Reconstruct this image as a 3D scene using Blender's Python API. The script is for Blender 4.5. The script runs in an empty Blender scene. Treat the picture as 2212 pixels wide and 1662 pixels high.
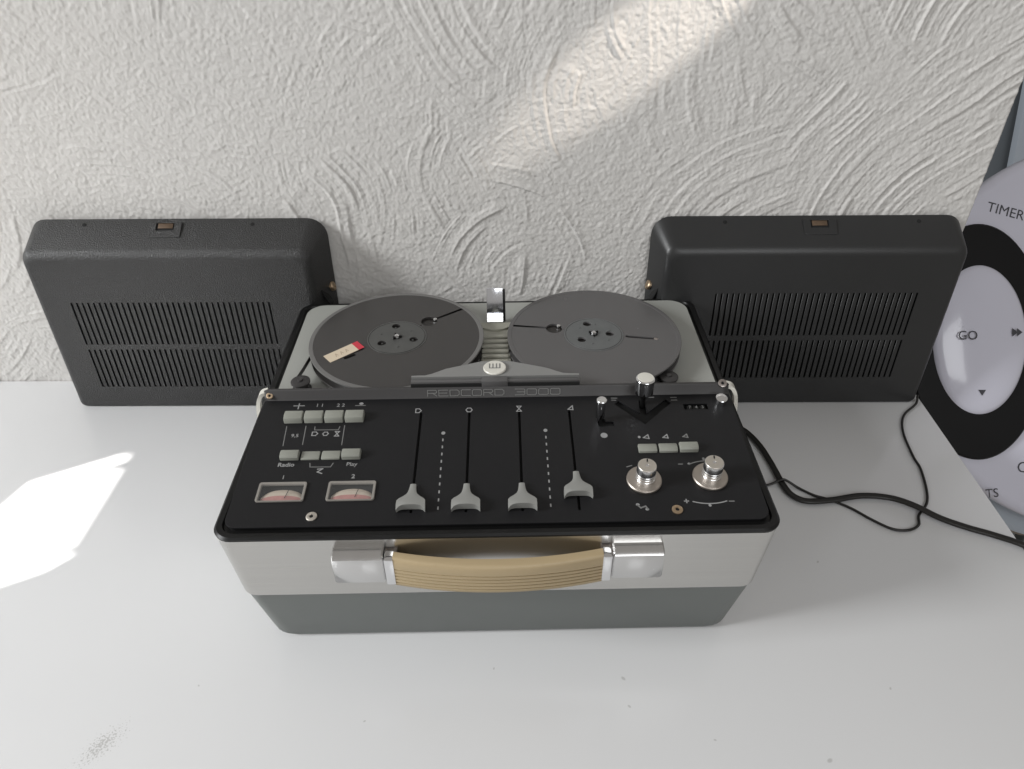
import bpy, bmesh, math, random
import numpy as np
from mathutils import Vector, Matrix
rng = random.Random(7)
nrng = np.random.default_rng(11)
scene = bpy.context.scene
C = scene.collection

# ------------------------------------------------------------------ camera
camd = bpy.data.cameras.new('camera'); cam = bpy.data.objects.new('camera', camd); C.objects.link(cam)
camd.sensor_fit = 'HORIZONTAL'; camd.sensor_width = 36.0; camd.lens = 36.0 * 1602.99 / 2212.0
camd.clip_start = 0.01; camd.clip_end = 50
F_ = Vector((-0.00675688, 0.79416019, -0.60767091)); R_ = Vector((0.99997047, 0.00314148, -0.0070134)); U_ = Vector((0.00366078, 0.60770036, 0.79415797))
cam.matrix_world = Matrix(((R_.x, U_.x, -F_.x, 0), (R_.y, U_.y, -F_.y, 0), (R_.z, U_.z, -F_.z, 0.56), (0, 0, 0, 1)))
scene.camera = cam

# ------------------------------------------------------------------ light
world = bpy.data.worlds.new('World'); scene.world = world; world.use_nodes = True
bg = world.node_tree.nodes['Background']; bg.inputs[0].default_value = (1.0, 0.95, 0.89, 1); bg.inputs[1].default_value = 0.29

def aim(o, loc, target):
    o.location = loc
    o.rotation_euler = (Vector(target) - Vector(loc)).to_track_quat('-Z', 'Y').to_euler()
def area_light(name, loc, target, sx, sy, power, col):
    l = bpy.data.lights.new(name, 'AREA'); l.shape = 'RECTANGLE'; l.size = sx; l.size_y = sy; l.energy = power; l.color = col
    o = bpy.data.objects.new(name, l); C.objects.link(o); aim(o, loc, target); return o
def spot_light(name, loc, target, angle, blend, power, radius, col):
    l = bpy.data.lights.new(name, 'SPOT'); l.spot_size = math.radians(angle); l.spot_blend = blend; l.energy = power
    l.shadow_soft_size = radius; l.color = col
    o = bpy.data.objects.new(name, l); C.objects.link(o); aim(o, loc, target); return o
area_light('window_light', (-3.57, -0.39, 1.86), (0.0, 0.55, 0.10), 0.95, 1.40, 170, (0.975, 0.99, 1.0))
area_light('front_fill_light', (0.75, -1.75, 1.75), (0.15, 0.40, 0.05), 1.5, 1.2, 20, (0.96, 0.98, 1.0))  # added soft fill from behind the camera, lifts table and front faces
SUN_P = Vector((-0.52, 0.50, 0.0)); SUN_D = Vector((-0.78, -0.02, 0.62)).normalized()
spot_light('sun_beam', SUN_P + SUN_D * 3.0, SUN_P, 9, 0.05, 2800, 0.0034, (1.0, 0.97, 0.93))
spot_light('wall_glint', (0.80, 0.53, 0.93), (0.128, 0.744, 0.398), 6.2, 0.8, 62, 0.006, (1.0, 0.91, 0.82))

spot_light('wall_glow', (-0.30, -0.50, 1.15), (-0.60, 0.744, 0.44), 24, 1.0, 3, 0.05, (1.0, 0.80, 0.60))

scene.view_settings.view_transform = 'Standard'; scene.view_settings.look = 'None'
scene.view_settings.exposure = 0.12; scene.view_settings.gamma = 1.0
scene.view_settings.use_curve_mapping = False

# ------------------------------------------------------------------ materials
def new_mat(name):
    m = bpy.data.materials.new(name); m.use_nodes = True
    return m, m.node_tree.nodes, m.node_tree.links, m.node_tree.nodes['Principled BSDF']
def mat(name, col, rough=0.5, metal=0.0, bump=None, var=None, spec=0.5, rvar=None, coat=0.0):
    """bump=(scale, strength, distance)  var=(scale, amount)  rvar=(scale, amount)"""
    m, n, l, b = new_mat(name)
    b.inputs['Base Color'].default_value = (*col, 1); b.inputs['Roughness'].default_value = rough
    b.inputs['Metallic'].default_value = metal; b.inputs['Specular IOR Level'].default_value = spec
    b.inputs['Coat Weight'].default_value = coat
    tc = n.new('ShaderNodeTexCoord')
    def noise(scale, det=3.0):
        t = n.new('ShaderNodeTexNoise'); t.inputs['Detail'].default_value = det
        mp = n.new('ShaderNodeMapping'); l.new(tc.outputs['Object'], mp.inputs[0])
        if isinstance(scale, tuple):
            mp.inputs['Scale'].default_value = scale; t.inputs['Scale'].default_value = 1.0
        else: t.inputs['Scale'].default_value = scale
        l.new(mp.outputs[0], t.inputs['Vector']); return t
    if var:
        t = noise(var[0]); mx = n.new('ShaderNodeMix'); mx.data_type = 'RGBA'
        a = var[1]
        mx.inputs[6].default_value = (*[c * (1 - a) for c in col], 1); mx.inputs[7].default_value = (*[min(1, c * (1 + a)) for c in col], 1)
        l.new(t.outputs['Fac'], mx.inputs[0]); l.new(mx.outputs[2], b.inputs['Base Color'])
    if rvar:
        t = noise(rvar[0]); mr = n.new('ShaderNodeMapRange')
        mr.inputs[3].default_value = max(0, rough - rvar[1]); mr.inputs[4].default_value = min(1, rough + rvar[1])
        l.new(t.outputs['Fac'], mr.inputs[0]); l.new(mr.outputs[0], b.inputs['Roughness'])
    if bump:
        t = noise(bump[0]); bp = n.new('ShaderNodeBump'); bp.inputs['Strength'].default_value = bump[1]; bp.inputs['Distance'].default_value = bump[2]
        l.new(t.outputs['Fac'], bp.inputs['Height']); l.new(bp.outputs[0], b.inputs['Normal'])
    return m
M = {}
M['plaster'] = mat('plaster', (0.585, 0.572, 0.552), 0.9, bump=(900, 0.35, 0.0006), var=(9, 0.04), spec=0.2)
M['far_grey'] = mat('far_grey', (0.125, 0.14, 0.155), 0.8, var=(6, 0.1))
M['far_light'] = mat('far_light', (0.36, 0.40, 0.45), 0.7, var=(5, 0.08))
M['floor'] = mat('floor', (0.20, 0.17, 0.14), 0.6, var=(4, 0.2))
M['charcoal'] = mat('charcoal_leatherette', (0.021, 0.021, 0.021), 0.31, bump=(950, 0.9, 0.0009), var=(14, 0.12), rvar=(60, 0.06))
M['charcoal_smooth'] = mat('charcoal_plastic', (0.021, 0.0213, 0.0217), 0.36, bump=(900, 0.18, 0.0004), var=(14, 0.12), rvar=(40, 0.06), spec=0.4)
M['void'] = mat('void_black', (0.004, 0.004, 0.004), 0.9, var=(30, 0.2))
M['cloth'] = mat('speaker_cloth', (0.006, 0.006, 0.006), 0.95, bump=(1500, 0.3, 0.0003))
M['base_grey'] = mat('grey_plastic', (0.128, 0.139, 0.133), 0.40, bump=(700, 0.10, 0.0003), var=(7, 0.06), rvar=(30, 0.05))
M['rim'] = mat('black_rim', (0.005, 0.005, 0.005), 0.40, bump=(300, 0.08, 0.0003), rvar=(80, 0.1), spec=0.3)
M['panel'] = mat('black_panel', (0.0095, 0.0095, 0.0105), 0.46, bump=(1200, 0.10, 0.0002), var=(18, 0.12), rvar=(25, 0.07), spec=0.27)
M['strip'] = mat('dark_strip', (0.032, 0.030, 0.030), 0.48, bump=(900, 0.08, 0.0002), var=(30, 0.06))
M['deck'] = mat('deck_grey', (0.315, 0.32, 0.298), 0.45, bump=(1300, 0.10, 0.0002), var=(12, 0.04))
M['cover'] = mat('head_cover_grey', (0.20, 0.20, 0.194), 0.38, bump=(1300, 0.10, 0.0002), var=(20, 0.05))
M['lip'] = mat('cover_lip_grey', (0.085, 0.083, 0.083), 0.45, var=(20, 0.05))
M['rib'] = mat('rib_beige', (0.33, 0.325, 0.275), 0.5, var=(40, 0.06))
M['alu'] = mat('brushed_aluminium', (0.57, 0.56, 0.54), 0.24, 1.0, bump=((2, 1500, 1500), 0.035, 0.0003), var=((1.5, 900, 900), 0.06), rvar=((4, 700, 700), 0.07))
M['chrome'] = mat('chrome', (0.80, 0.80, 0.81), 0.10, 1.0, rvar=(200, 0.05))
M['mirror'] = mat('polished_steel', (0.86, 0.88, 0.93), 0.16, 1.0, rvar=(150, 0.05))
M['bracket'] = mat('polished_bracket', (0.68, 0.675, 0.67), 0.24, 1.0, bump=((6, 900, 900), 0.05, 0.0003), rvar=(60, 0.06))
M['satin'] = mat('satin_metal', (0.74, 0.74, 0.74), 0.24, 1.0, bump=((900, 30, 900), 0.05, 0.0002), rvar=(120, 0.06))
M['turned'] = mat('turned_aluminium', (0.70, 0.66, 0.60), 0.42, 1.0, rvar=(300, 0.08), var=(60, 0.06))
M['copper'] = mat('warm_aluminium', (0.47, 0.425, 0.38), 0.46, 1.0, rvar=(300, 0.08), var=(60, 0.06))
M['rust'] = mat('rusty_brown', (0.10, 0.065, 0.04), 0.6, 0.3, var=(300, 0.4))
M['brass'] = mat('brass', (0.50, 0.38, 0.26), 0.42, 1.0, rvar=(400, 0.1))
M['steel'] = mat('screw_steel', (0.42, 0.38, 0.36), 0.4, 1.0, rvar=(400, 0.1))
M['button'] = mat('button_grey', (0.24, 0.245, 0.215), 0.42, bump=((900, 40, 900), 0.08, 0.0002), var=(60, 0.07))
M['slider'] = mat('slider_grey', (0.25, 0.252, 0.238), 0.42, bump=(1200, 0.08, 0.0002), var=(60, 0.06))
M['print'] = mat('white_print', (0.26, 0.26, 0.26), 0.6, var=(400, 0.12))
M['print_dim'] = mat('grey_print', (0.16, 0.16, 0.157), 0.6, var=(400, 0.15))
M['logo'] = mat('silver_lettering', (0.17, 0.17, 0.165), 0.5, var=(200, 0.12))
M['cream'] = mat('cream_plastic', (0.60, 0.585, 0.53), 0.35, var=(40, 0.06))
M['cream_dial'] = mat('cream_dial', (0.42, 0.36, 0.295), 0.4, var=(90, 0.08))
M['pink_dial'] = mat('red_dial_band', (0.33, 0.16, 0.145), 0.4, var=(200, 0.25))
M['bezel'] = mat('smoky_bezel', (0.24, 0.225, 0.205), 0.25, var=(60, 0.1))
M['tan'] = mat('tan_handle', (0.375, 0.29, 0.17), 0.45, bump=((20, 600, 600), 0.12, 0.0004), var=((8, 200, 200), 0.10), rvar=(40, 0.06))
M['reel_l'] = mat('reel_dark', (0.038, 0.0355, 0.034), 0.24, var=(25, 0.05), rvar=(40, 0.05), bump=(300, 0.03, 0.0002))
M['reel_r'] = mat('reel_grey', (0.088, 0.085, 0.085), 0.25, var=(25, 0.05), rvar=(40, 0.05), bump=(300, 0.03, 0.0002))
M['reel_rim'] = mat('reel_rim_clear', (0.135, 0.132, 0.128), 0.35, var=(40, 0.05))
M['hub'] = mat('reel_hub', (0.066, 0.067, 0.064), 0.40, var=(80, 0.2))
M['hub_r'] = mat('reel_hub_grey', (0.10, 0.105, 0.105), 0.40, var=(80, 0.15))
M['tape'] = mat('brown_tape', (0.012, 0.010, 0.009), 0.30, bump=((1, 1, 4000), 0.1, 0.0002))
M['label'] = mat('label_paper', (0.58, 0.49, 0.37), 0.7, var=(120, 0.06))
M['label_ink'] = mat('label_ink', (0.36, 0.28, 0.20), 0.7, var=(120, 0.1))
M['red'] = mat('label_red', (0.50, 0.035, 0.055), 0.6, var=(120, 0.08))
M['rubber'] = mat('cable_black', (0.010, 0.009, 0.008), 0.42, bump=(600, 0.1, 0.0003), var=(60, 0.2))
M['gloss_white'] = mat('gloss_white', (0.60, 0.60, 0.69), 0.16, var=(5, 0.05), coat=0.3)
M['gloss_black'] = mat('gloss_black', (0.003, 0.003, 0.0035), 0.45, var=(10, 0.2), spec=0.2)
M['ink'] = mat('dark_ink', (0.04, 0.04, 0.05), 0.5, var=(100, 0.1))
M['glass'] = None
m, n, l, b = new_mat('clear_window'); b.inputs['Base Color'].default_value = (0.9, 0.9, 0.88, 1); b.inputs['Roughness'].default_value = 0.04
b.inputs['Transmission Weight'].default_value = 0.0; b.inputs['Alpha'].default_value = 0.05; M['glass'] = m

# table lacquer: white, a faint unevenness, one smear of dark specks and a few stray dots (real dirt)
m, n, l, b = new_mat('white_lacquer')
b.inputs['Roughness'].default_value = 0.30; b.inputs['Coat Weight'].default_value = 0.15; b.inputs['Coat Roughness'].default_value = 0.12
tc = n.new('ShaderNodeTexCoord')
t1 = n.new('ShaderNodeTexNoise'); t1.inputs['Scale'].default_value = 3.0; t1.inputs['Detail'].default_value = 4; l.new(tc.outputs['Object'], t1.inputs['Vector'])
cr = n.new('ShaderNodeValToRGB'); cr.color_ramp.elements[0].color = (0.67, 0.675, 0.685, 1); cr.color_ramp.elements[1].color = (0.73, 0.73, 0.73, 1)
l.new(t1.outputs['Fac'], cr.inputs[0])
def blob(cx, cy, rx, ry, rot):
    mp = n.new('ShaderNodeMapping'); mp.vector_type = 'TEXTURE'; mp.inputs['Location'].default_value = (cx, cy, 0); mp.inputs['Rotation'].default_value = (0, 0, rot); mp.inputs['Scale'].default_value = (rx, ry, 1)
    l.new(tc.outputs['Object'], mp.inputs[0])
    g = n.new('ShaderNodeTexGradient'); g.gradient_type = 'SPHERICAL'; l.new(mp.outputs[0], g.inputs[0]); return g.outputs['Fac']
tn = n.new('ShaderNodeTexNoise'); tn.inputs['Scale'].default_value = 640; tn.inputs['Detail'].default_value = 2; l.new(tc.outputs['Object'], tn.inputs['Vector'])
s1 = blob(-0.318, 0.281, 0.030, 0.014, 0.9)
ad = n.new('ShaderNodeMath'); ad.operation = 'MULTIPLY_ADD'; ad.inputs[1].default_value = 0.30; l.new(s1, ad.inputs[0]); l.new(tn.outputs['Fac'], ad.inputs[2])
mr = n.new('ShaderNodeMapRange'); mr.inputs[1].default_value = 0.68; mr.inputs[2].default_value = 0.80; mr.inputs[4].default_value = 0.42; l.new(ad.outputs[0], mr.inputs[0])
gate = n.new('ShaderNodeMath'); gate.operation = 'GREATER_THAN'; gate.inputs[1].default_value = 0.02; l.new(s1, gate.inputs[0])
fac = n.new('ShaderNodeMath'); fac.operation = 'MULTIPLY'; l.new(mr.outputs[0], fac.inputs[0]); l.new(gate.outputs[0], fac.inputs[1])
cur = fac.outputs[0]
for (x, y, r) in ((0.086, 0.336, 0.0016), (0.088, 0.312, 0.0012), (0.232, 0.2695, 0.0018), (-0.02, 0.345, 0.0009), (0.283, 0.455, 0.0012), (0.30, 0.327, 0.0010), (-0.12, 0.30, 0.0009), (-0.26, 0.33, 0.0008), (0.15, 0.285, 0.0009)):
    d = blob(x, y, r, r * 1.6, x * 9); g2 = n.new('ShaderNodeMapRange'); g2.inputs[2].default_value = 0.5; g2.inputs[4].default_value = 0.35; l.new(d, g2.inputs[0])
    mx = n.new('ShaderNodeMath'); mx.operation = 'MAXIMUM'; l.new(cur, mx.inputs[0]); l.new(g2.outputs[0], mx.inputs[1]); cur = mx.outputs[0]
mix = n.new('ShaderNodeMix'); mix.data_type = 'RGBA'; mix.inputs[7].default_value = (0.20, 0.19, 0.17, 1); l.new(cur, mix.inputs[0]); l.new(cr.outputs[0], mix.inputs[6])
l.new(mix.outputs[2], b.inputs['Base Color'])
t2 = n.new('ShaderNodeTexNoise'); t2.inputs['Scale'].default_value = 14; t2.inputs['Detail'].default_value = 5; l.new(tc.outputs['Object'], t2.inputs['Vector'])
r2 = n.new('ShaderNodeMapRange'); r2.inputs[3].default_value = 0.13; r2.inputs[4].default_value = 0.32; l.new(t2.outputs['Fac'], r2.inputs[0]); l.new(r2.outputs[0], b.inputs['Roughness'])
sc1 = n.new('ShaderNodeTexNoise'); sc1.inputs['Scale'].default_value = 1.0; sc1.inputs['Detail'].default_value = 6; smp = n.new('ShaderNodeMapping'); smp.inputs['Rotation'].default_value = (0, 0, 0.5); smp.inputs['Scale'].default_value = (14, 900, 1)
l.new(tc.outputs['Object'], smp.inputs[0]); l.new(smp.outputs[0], sc1.inputs['Vector']); sb = n.new('ShaderNodeBump'); sb.inputs['Strength'].default_value = 0.05; sb.inputs['Distance'].default_value = 0.0002
l.new(sc1.outputs['Fac'], sb.inputs['Height']); l.new(sb.outputs[0], b.inputs['Normal'])
M['table'] = m

# ------------------------------------------------------------------ mesh helpers (millimetres in, metres out)
MM = 0.001
def finish(name, me, material, parent=None, matrix=None, smooth=35):
    if smooth and len(me.polygons):
        me.polygons.foreach_set('use_smooth', [True] * len(me.polygons)); me.set_sharp_from_angle(angle=math.radians(smooth))
    if len(me.materials): me.materials.clear()
    if isinstance(material, (list, tuple)):
        for x in material: me.materials.append(M[x])
    else: me.materials.append(M[material])
    o = bpy.data.objects.new(name, me); C.objects.link(o)
    if parent: o.parent = parent
    if matrix is not None: o.matrix_local = matrix
    return o
def obj(name, bm, material, parent=None, matrix=None, smooth=35, scale=MM):
    bmesh.ops.recalc_face_normals(bm, faces=bm.faces)
    if scale != 1: bmesh.ops.scale(bm, vec=(scale,) * 3, verts=bm.verts)
    me = bpy.data.meshes.new(name); bm.to_mesh(me); bm.free()
    return finish(name, me, material, parent, matrix, smooth)
def thing(name, label, cat, loc=(0, 0, 0), rotz=0.0, group=None):
    o = bpy.data.objects.new(name, None); C.objects.link(o); o.empty_display_size = 0.02
    o.location = loc; o.rotation_euler = (0, 0, rotz); o['label'] = label; o['category'] = cat
    if group: o['group'] = group
    return o
def tag(o, label, cat, group=None):
    o['label'] = label; o['category'] = cat
    if group: o['group'] = group
    return o
def structure(o): o['kind'] = 'structure'; return o
def T(x, y, z, rx=0, ry=0, rz=0):
    return Matrix.Translation((x * MM, y * MM, z * MM)) @ Matrix.Rotation(rz, 4, 'Z') @ Matrix.Rotation(ry, 4, 'Y') @ Matrix.Rotation(rx, 4, 'X')
def rrect(x0, x1, y0, y1, r, seg=6):
    rs = r if isinstance(r, (list, tuple)) else (r,) * 4     # corners: x1y1, x0y1, x0y0, x1y0
    pts = []
    for (cx, cy, a0, rr) in ((x1, y1, 0, rs[0]), (x0, y1, 90, rs[1]), (x0, y0, 180, rs[2]), (x1, y0, 270, rs[3])):
        sx = -1 if cx == x1 else 1; sy = -1 if cy == y1 else 1
        for k in range(seg + 1):
            a = math.radians(a0 + 90 * k / seg)
            pts.append((cx + sx * rr + rr * math.cos(a), cy + sy * rr + rr * math.sin(a)))
    return pts
def ellipse(cx, cy, a, b=None, n_=32, rot=0):
    b = a if b is None else b
    return [(cx + a * math.cos(t) * math.cos(rot) - b * math.sin(t) * math.sin(rot), cy + a * math.cos(t) * math.sin(rot) + b * math.sin(t) * math.cos(rot)) for t in (2 * math.pi * k / n_ for k in range(n_))]
def loft(bm, rings, cap0=True, cap1=True):
    vr = [[bm.verts.new(p) for p in r] for r in rings]; N = len(vr[0])
    for a, b_ in zip(vr, vr[1:]):
        for i in range(N): bm.faces.new((a[i], a[(i + 1) % N], b_[(i + 1) % N], b_[i]))
    if cap0: bm.faces.new(vr[0][::-1])
    if cap1: bm.faces.new(vr[-1])
    return vr
def prism(poly, z0, z1, bev=0.0, seg=2):
    bm = bmesh.new(); loft(bm, [[(x, y, z0) for x, y in poly], [(x, y, z1) for x, y in poly]])
    if bev:
        top = [e for e in bm.edges if all(abs(v.co.z - z1) < 1e-6 for v in e.verts)]
        bmesh.ops.bevel(bm, geom=top, offset=bev, segments=seg, affect='EDGES', profile=0.5)
    return bm
def box(x0, x1, y0, y1, z0, z1, bev=0.0, seg=2):
    bm = bmesh.new(); loft(bm, [[(x0, y0, z), (x1, y0, z), (x1, y1, z), (x0, y1, z)] for z in (z0, z1)])
    if bev: bmesh.ops.bevel(bm, geom=list(bm.edges), offset=bev, segments=seg, affect='EDGES', profile=0.5)
    return bm
def lathe(profile, n_=40, cap=True):
    """profile: (radius, z) from bottom to top"""
    bm = bmesh.new(); rings = [[(r * math.cos(2 * math.pi * k / n_), r * math.sin(2 * math.pi * k / n_), z) for k in range(n_)] for r, z in profile]
    loft(bm, rings, cap, cap); return bm
def catmull(pts, sub=10):
    P = [Vector(p) for p in pts]; P = [2 * P[0] - P[1]] + P + [2 * P[-1] - P[-2]]; out = []
    for i in range(1, len(P) - 2):
        for k in range(sub):
            t = k / sub; a, b_, c, d = P[i - 1:i + 3]
            out.append(0.5 * ((2 * b_) + (c - a) * t + (2 * a - 5 * b_ + 4 * c - d) * t * t + (3 * b_ - a - 3 * c + d) * t ** 3))
    out.append(P[-2]); return out
def sweep(pts, section, up=Vector((0, 0, 1)), cap=True):
    """sweep a 2D section (list of (side, up)) along pts"""
    bm = bmesh.new(); rings = []
    for i, p in enumerate(pts):
        t = (pts[min(i + 1, len(pts) - 1)] - pts[max(i - 1, 0)]).normalized(); s = t.cross(up).normalized(); u = s.cross(t)
        rings.append([tuple(p + s * a + u * b_) for a, b_ in section])
    loft(bm, rings, cap, cap); return bm
def circ(r, n_=10): return [(r * math.cos(2 * math.pi * k / n_), r * math.sin(2 * math.pi * k / n_)) for k in range(n_)]
def from_curve(cu):
    o = bpy.data.objects.new('tmp', cu); C.objects.link(o); bpy.context.view_layer.update()
    me = bpy.data.meshes.new_from_object(o.evaluated_get(bpy.context.evaluated_depsgraph_get()))
    bpy.data.objects.remove(o); bpy.data.curves.remove(cu); return me
def plate(outer, holes, z0, z1, bev=0.0):
    """flat plate with real holes, mm"""
    cu = bpy.data.curves.new('tmp', 'CURVE'); cu.dimensions = '2D'; cu.fill_mode = 'BOTH'; cu.extrude = (z1 - z0) / 2 * MM - bev * MM
    cu.bevel_depth = bev * MM; cu.bevel_resolution = 1
    for pl in [outer] + list(holes):
        s = cu.splines.new('POLY'); s.points.add(len(pl) - 1); s.use_cyclic_u = True
        for q, (x, y) in zip(s.points, pl): q.co = (x * MM, y * MM, 0, 1)
    me = from_curve(cu); me.transform(Matrix.Translation((0, 0, (z0 + z1) / 2 * MM))); return me
def text_mesh(s, size, sx=1.0, bold=0.0, extr=0.02):
    cu = bpy.data.curves.new('tmp', 'FONT'); cu.body = s; cu.size = size * MM * 1.4; cu.align_x = 'CENTER'; cu.align_y = 'CENTER'
    cu.offset = bold * MM; cu.extrude = extr * MM; cu.resolution_u = 3
    me = from_curve(cu); me.transform(Matrix.Diagonal((sx, 1, 1, 1))); return me
def ribbon(bm, pts, w, z=0.0, closed=False):
    """flat stroke along 2D pts, mm"""
    P = [Vector((x, y)) for x, y in pts]
    if closed: P.append(P[0])
    for a, b_ in zip(P, P[1:]):
        d = (b_ - a); L = d.length
        if L < 1e-6: continue
        d /= L; nn = Vector((-d.y, d.x)) * w / 2; e = d * w * 0.5
        q = [a - e + nn, a - e - nn, b_ + e - nn, b_ + e + nn]
        bm.faces.new([bm.verts.new((v.x, v.y, z)) for v in q]); z += 0.004
def blobm(bm, cx, cy, a, b_, z=0.0, rot=0): bm.faces.new([bm.verts.new((x, y, z)) for x, y in ellipse(cx, cy, a, b_, 12, rot)])

# ================================================================== SETTING
YW = 0.7443; XE = 0.4858
# table top
bm = box(-1300, 484.5, -250, 743, -30, 0, 1.2, 2)
structure(obj('table', bm, 'table'))
# trowelled plaster wall as a real height field
def gauss(shape, sx, sy=None):
    sy = sx if sy is None else sy
    a = nrng.standard_normal(shape); fy = np.fft.fftfreq(shape[0])[:, None]; fx = np.fft.rfftfreq(shape[1])[None, :]
    g = np.exp(-2 * (np.pi ** 2) * ((fx * sx) ** 2 + (fy * sy) ** 2)); o = np.fft.irfft2(np.fft.rfft2(a) * g, s=shape); return o / o.std()
def build_wall():
    x0, x1, z0, z1, st = -0.86, XE, -0.03, 0.56, 0.0011
    nx = int((x1 - x0) / st) + 1; nz = int((z1 - z0) / st) + 1
    X, Z = np.meshgrid(np.linspace(x0, x1, nx), np.linspace(z0, z1, nz)); H = 0.00012 * gauss(X.shape, 9, 6)
    strokes = []
    for k in range(170):                                     # random fans of the trowel
        strokes.append((rng.uniform(x0, x1), rng.uniform(z0 - 0.05, z1), rng.uniform(0.07, 0.24), rng.uniform(0.03, 0.09), rng.uniform(0, 6.28), rng.uniform(0.5, 1.3), rng.uniform(0.35, 0.9)))
    #            centre x, z, radius, half width, mid angle, half angle, strength
    strokes += [(0.62, 0.10, 0.36, 0.11, 2.30, 0.50, 1.1), (0.55, 0.16, 0.20, 0.07, 2.5, 0.55, 1.0), (0.30, 0.10, 0.17, 0.06, 2.2, 0.5, 0.8),
                (0.18, 0.30, 0.24, 0.05, 2.75, 0.55, 1.1), (0.16, 0.42, 0.12, 0.05, 3.0, 0.8, 1.2), (0.10, 0.33, 0.22, 0.05, 3.85, 0.5, 1.1),
                (-0.24, 0.22, 0.11, 0.05, 0.2, 0.7, 1.0), (-0.22, 0.20, 0.20, 0.05, 0.1, 0.5, 1.0), (-0.56, 0.12, 0.16, 0.06, 1.0, 0.6, 0.9),
                (-0.58, 0.05, 0.30, 0.05, 0.8, 0.4, 0.8), (0.36, 0.52, 0.17, 0.05, 3.9, 0.5, 1.2), (0.44, 0.48, 0.14, 0.05, 3.8, 0.5, 1.1),
                (0.05, 0.20, 0.12, 0.06, 1.9, 0.6, 0.9), (-0.05, 0.12, 0.13, 0.05, 0.9, 0.6, 0.9), (0.52, 0.36, 0.15, 0.06, 2.4, 0.6, 0.9),
                (0.02, 0.44, 0.10, 0.05, 3.6, 0.7, 1.0), (-0.35, 0.46, 0.20, 0.07, 4.6, 0.5, 0.6),
                (0.136, 0.345, 0.11, 0.045, 3.14, 0.85, 0.95), (0.158, 0.584, 0.342, 0.022, -2.24, 0.25, 1.1), (-0.014, 0.265, 0.083, 0.032, 3.2, 0.75, 0.95),
                (0.061, 0.284, 0.10, 0.013, 3.9, 0.65, 1.15), (0.031, 0.1245, 0.10, 0.05, 2.4, 0.5, 0.95), (0.3235, 0.1245, 0.17, 0.065, 2.25, 0.5, 0.95), (0.3235, 0.451, 0.12, 0.04, 3.5, 0.5, 0.95),
                (-0.45, 0.10, 0.19, 0.05, 1.2, 0.5, 0.9), (-0.30, 0.18, 0.12, 0.05, 0.3, 0.6, 1.1)]
    warp = 0.006 * gauss(X.shape, 50) + 0.0016 * gauss(X.shape, 16); mod = gauss(X.shape, 26); mod2 = gauss(X.shape, 11)
    for (cx, cz, r, w, a, ha, s) in strokes:
        ia = max(0, int((cx - r - w - .02 - x0) / st)); ib = min(nx, int((cx + r + w + .02 - x0) / st) + 2); ja = max(0, int((cz - r - w - .02 - z0) / st)); jb = min(nz, int((cz + r + w + .02 - z0) / st) + 2)
        if ia >= ib or ja >= jb: continue
        S = np.s_[ja:jb, ia:ib]; Xs, Zs = X[S], Z[S]
        da = np.abs((np.arctan2(Zs - cz, Xs - cx) - a + np.pi) % (2 * np.pi) - np.pi); keep = np.argwhere(da < ha)
        if len(keep) == 0: continue
        (j0, i0), (j1, i1) = keep.min(0), keep.max(0) + 1
        S = np.s_[ja + j0:ja + j1, ia + i0:ia + i1]; Xs, Zs = X[S], Z[S]
        rr = np.hypot(Xs - cx, Zs - cz) + warp[S]; da = np.abs((np.arctan2(Zs - cz, Xs - cx) - a + np.pi) % (2 * np.pi) - np.pi)
        m_ = np.clip((w - np.abs(rr - r)) / 0.012, 0, 1) * np.clip((ha - da) / 0.18, 0, 1)
        if m_.max() <= 0: continue
        m_ = m_ * m_ * (3 - 2 * m_)
        prof = np.zeros_like(rr); q = r - w
        while q < r + w:                                    # scarps left by the trowel edge
            q += rng.uniform(0.005, 0.013); hgt = rng.uniform(0.0003, 0.0015); wd = rng.uniform(0.0010, 0.0018); sg = rng.choice((-1, -1, 1))
            u = (rr - q) * sg; on = np.clip(0.44 + 0.80 * (mod[S] * math.cos(q * 900) + mod2[S] * math.sin(q * 700)), 0, 1)
            prof += hgt * on * np.where(u < 0, np.exp(-(u / wd) ** 2), np.exp(-u / (wd * 3.2)))
        fr = np.interp(rr, np.linspace(r - w - .03, r + w + .03, 160), nrng.standard_normal(160)); prof += 0.00016 * fr * (0.6 + 0.4 * np.clip(mod2[S], -1, 1))
        H[S] = H[S] * (1 - m_ * 0.75) + s * prof * m_
    H = 1.05 * H + 0.00016 * gauss(X.shape, 0.8) + 0.00007 * gauss(X.shape, 2.0, 1.6)
    co = np.stack([X, YW - H, Z], -1).reshape(-1, 3)
    i = (np.arange(nz - 1)[:, None] * nx + np.arange(nx - 1)[None, :]).ravel(); faces = np.stack([i, i + 1, i + nx + 1, i + nx], -1)
    # back sheet so that the wall is a solid slab with its own end face
    nb = co.shape[0]; extra = np.array([[x0, YW + .03, z0], [x1, YW + .03, z0], [x1, YW + .03, z1], [x0, YW + .03, z1]])
    me = bpy.data.meshes.new('wall'); me.vertices.add(nb + 4); me.vertices.foreach_set('co', np.concatenate([co, extra]).astype(np.float32).ravel())
    right = [int(k * nx + nx - 1) for k in range(nz)]
    side = right + [nb + 2, nb + 1]; back = [nb + 1, nb, nb + 3, nb + 2]
    nf = len(faces); loops = np.concatenate([faces.ravel(), np.array(side[::-1]), np.array(back)]).astype(np.int32)
    me.loops.add(len(loops)); me.loops.foreach_set('vertex_index', loops)
    me.polygons.add(nf + 2); starts = list(range(0, nf * 4, 4)) + [nf * 4, nf * 4 + len(side)]
    me.polygons.foreach_set('loop_start', starts); me.update(calc_edges=True)
    sm = [True] * nf + [False, False]; me.polygons.foreach_set('use_smooth', sm); me.validate()
    o = finish('wall', me, 'plaster', smooth=0); structure(o)
build_wall()
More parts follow.
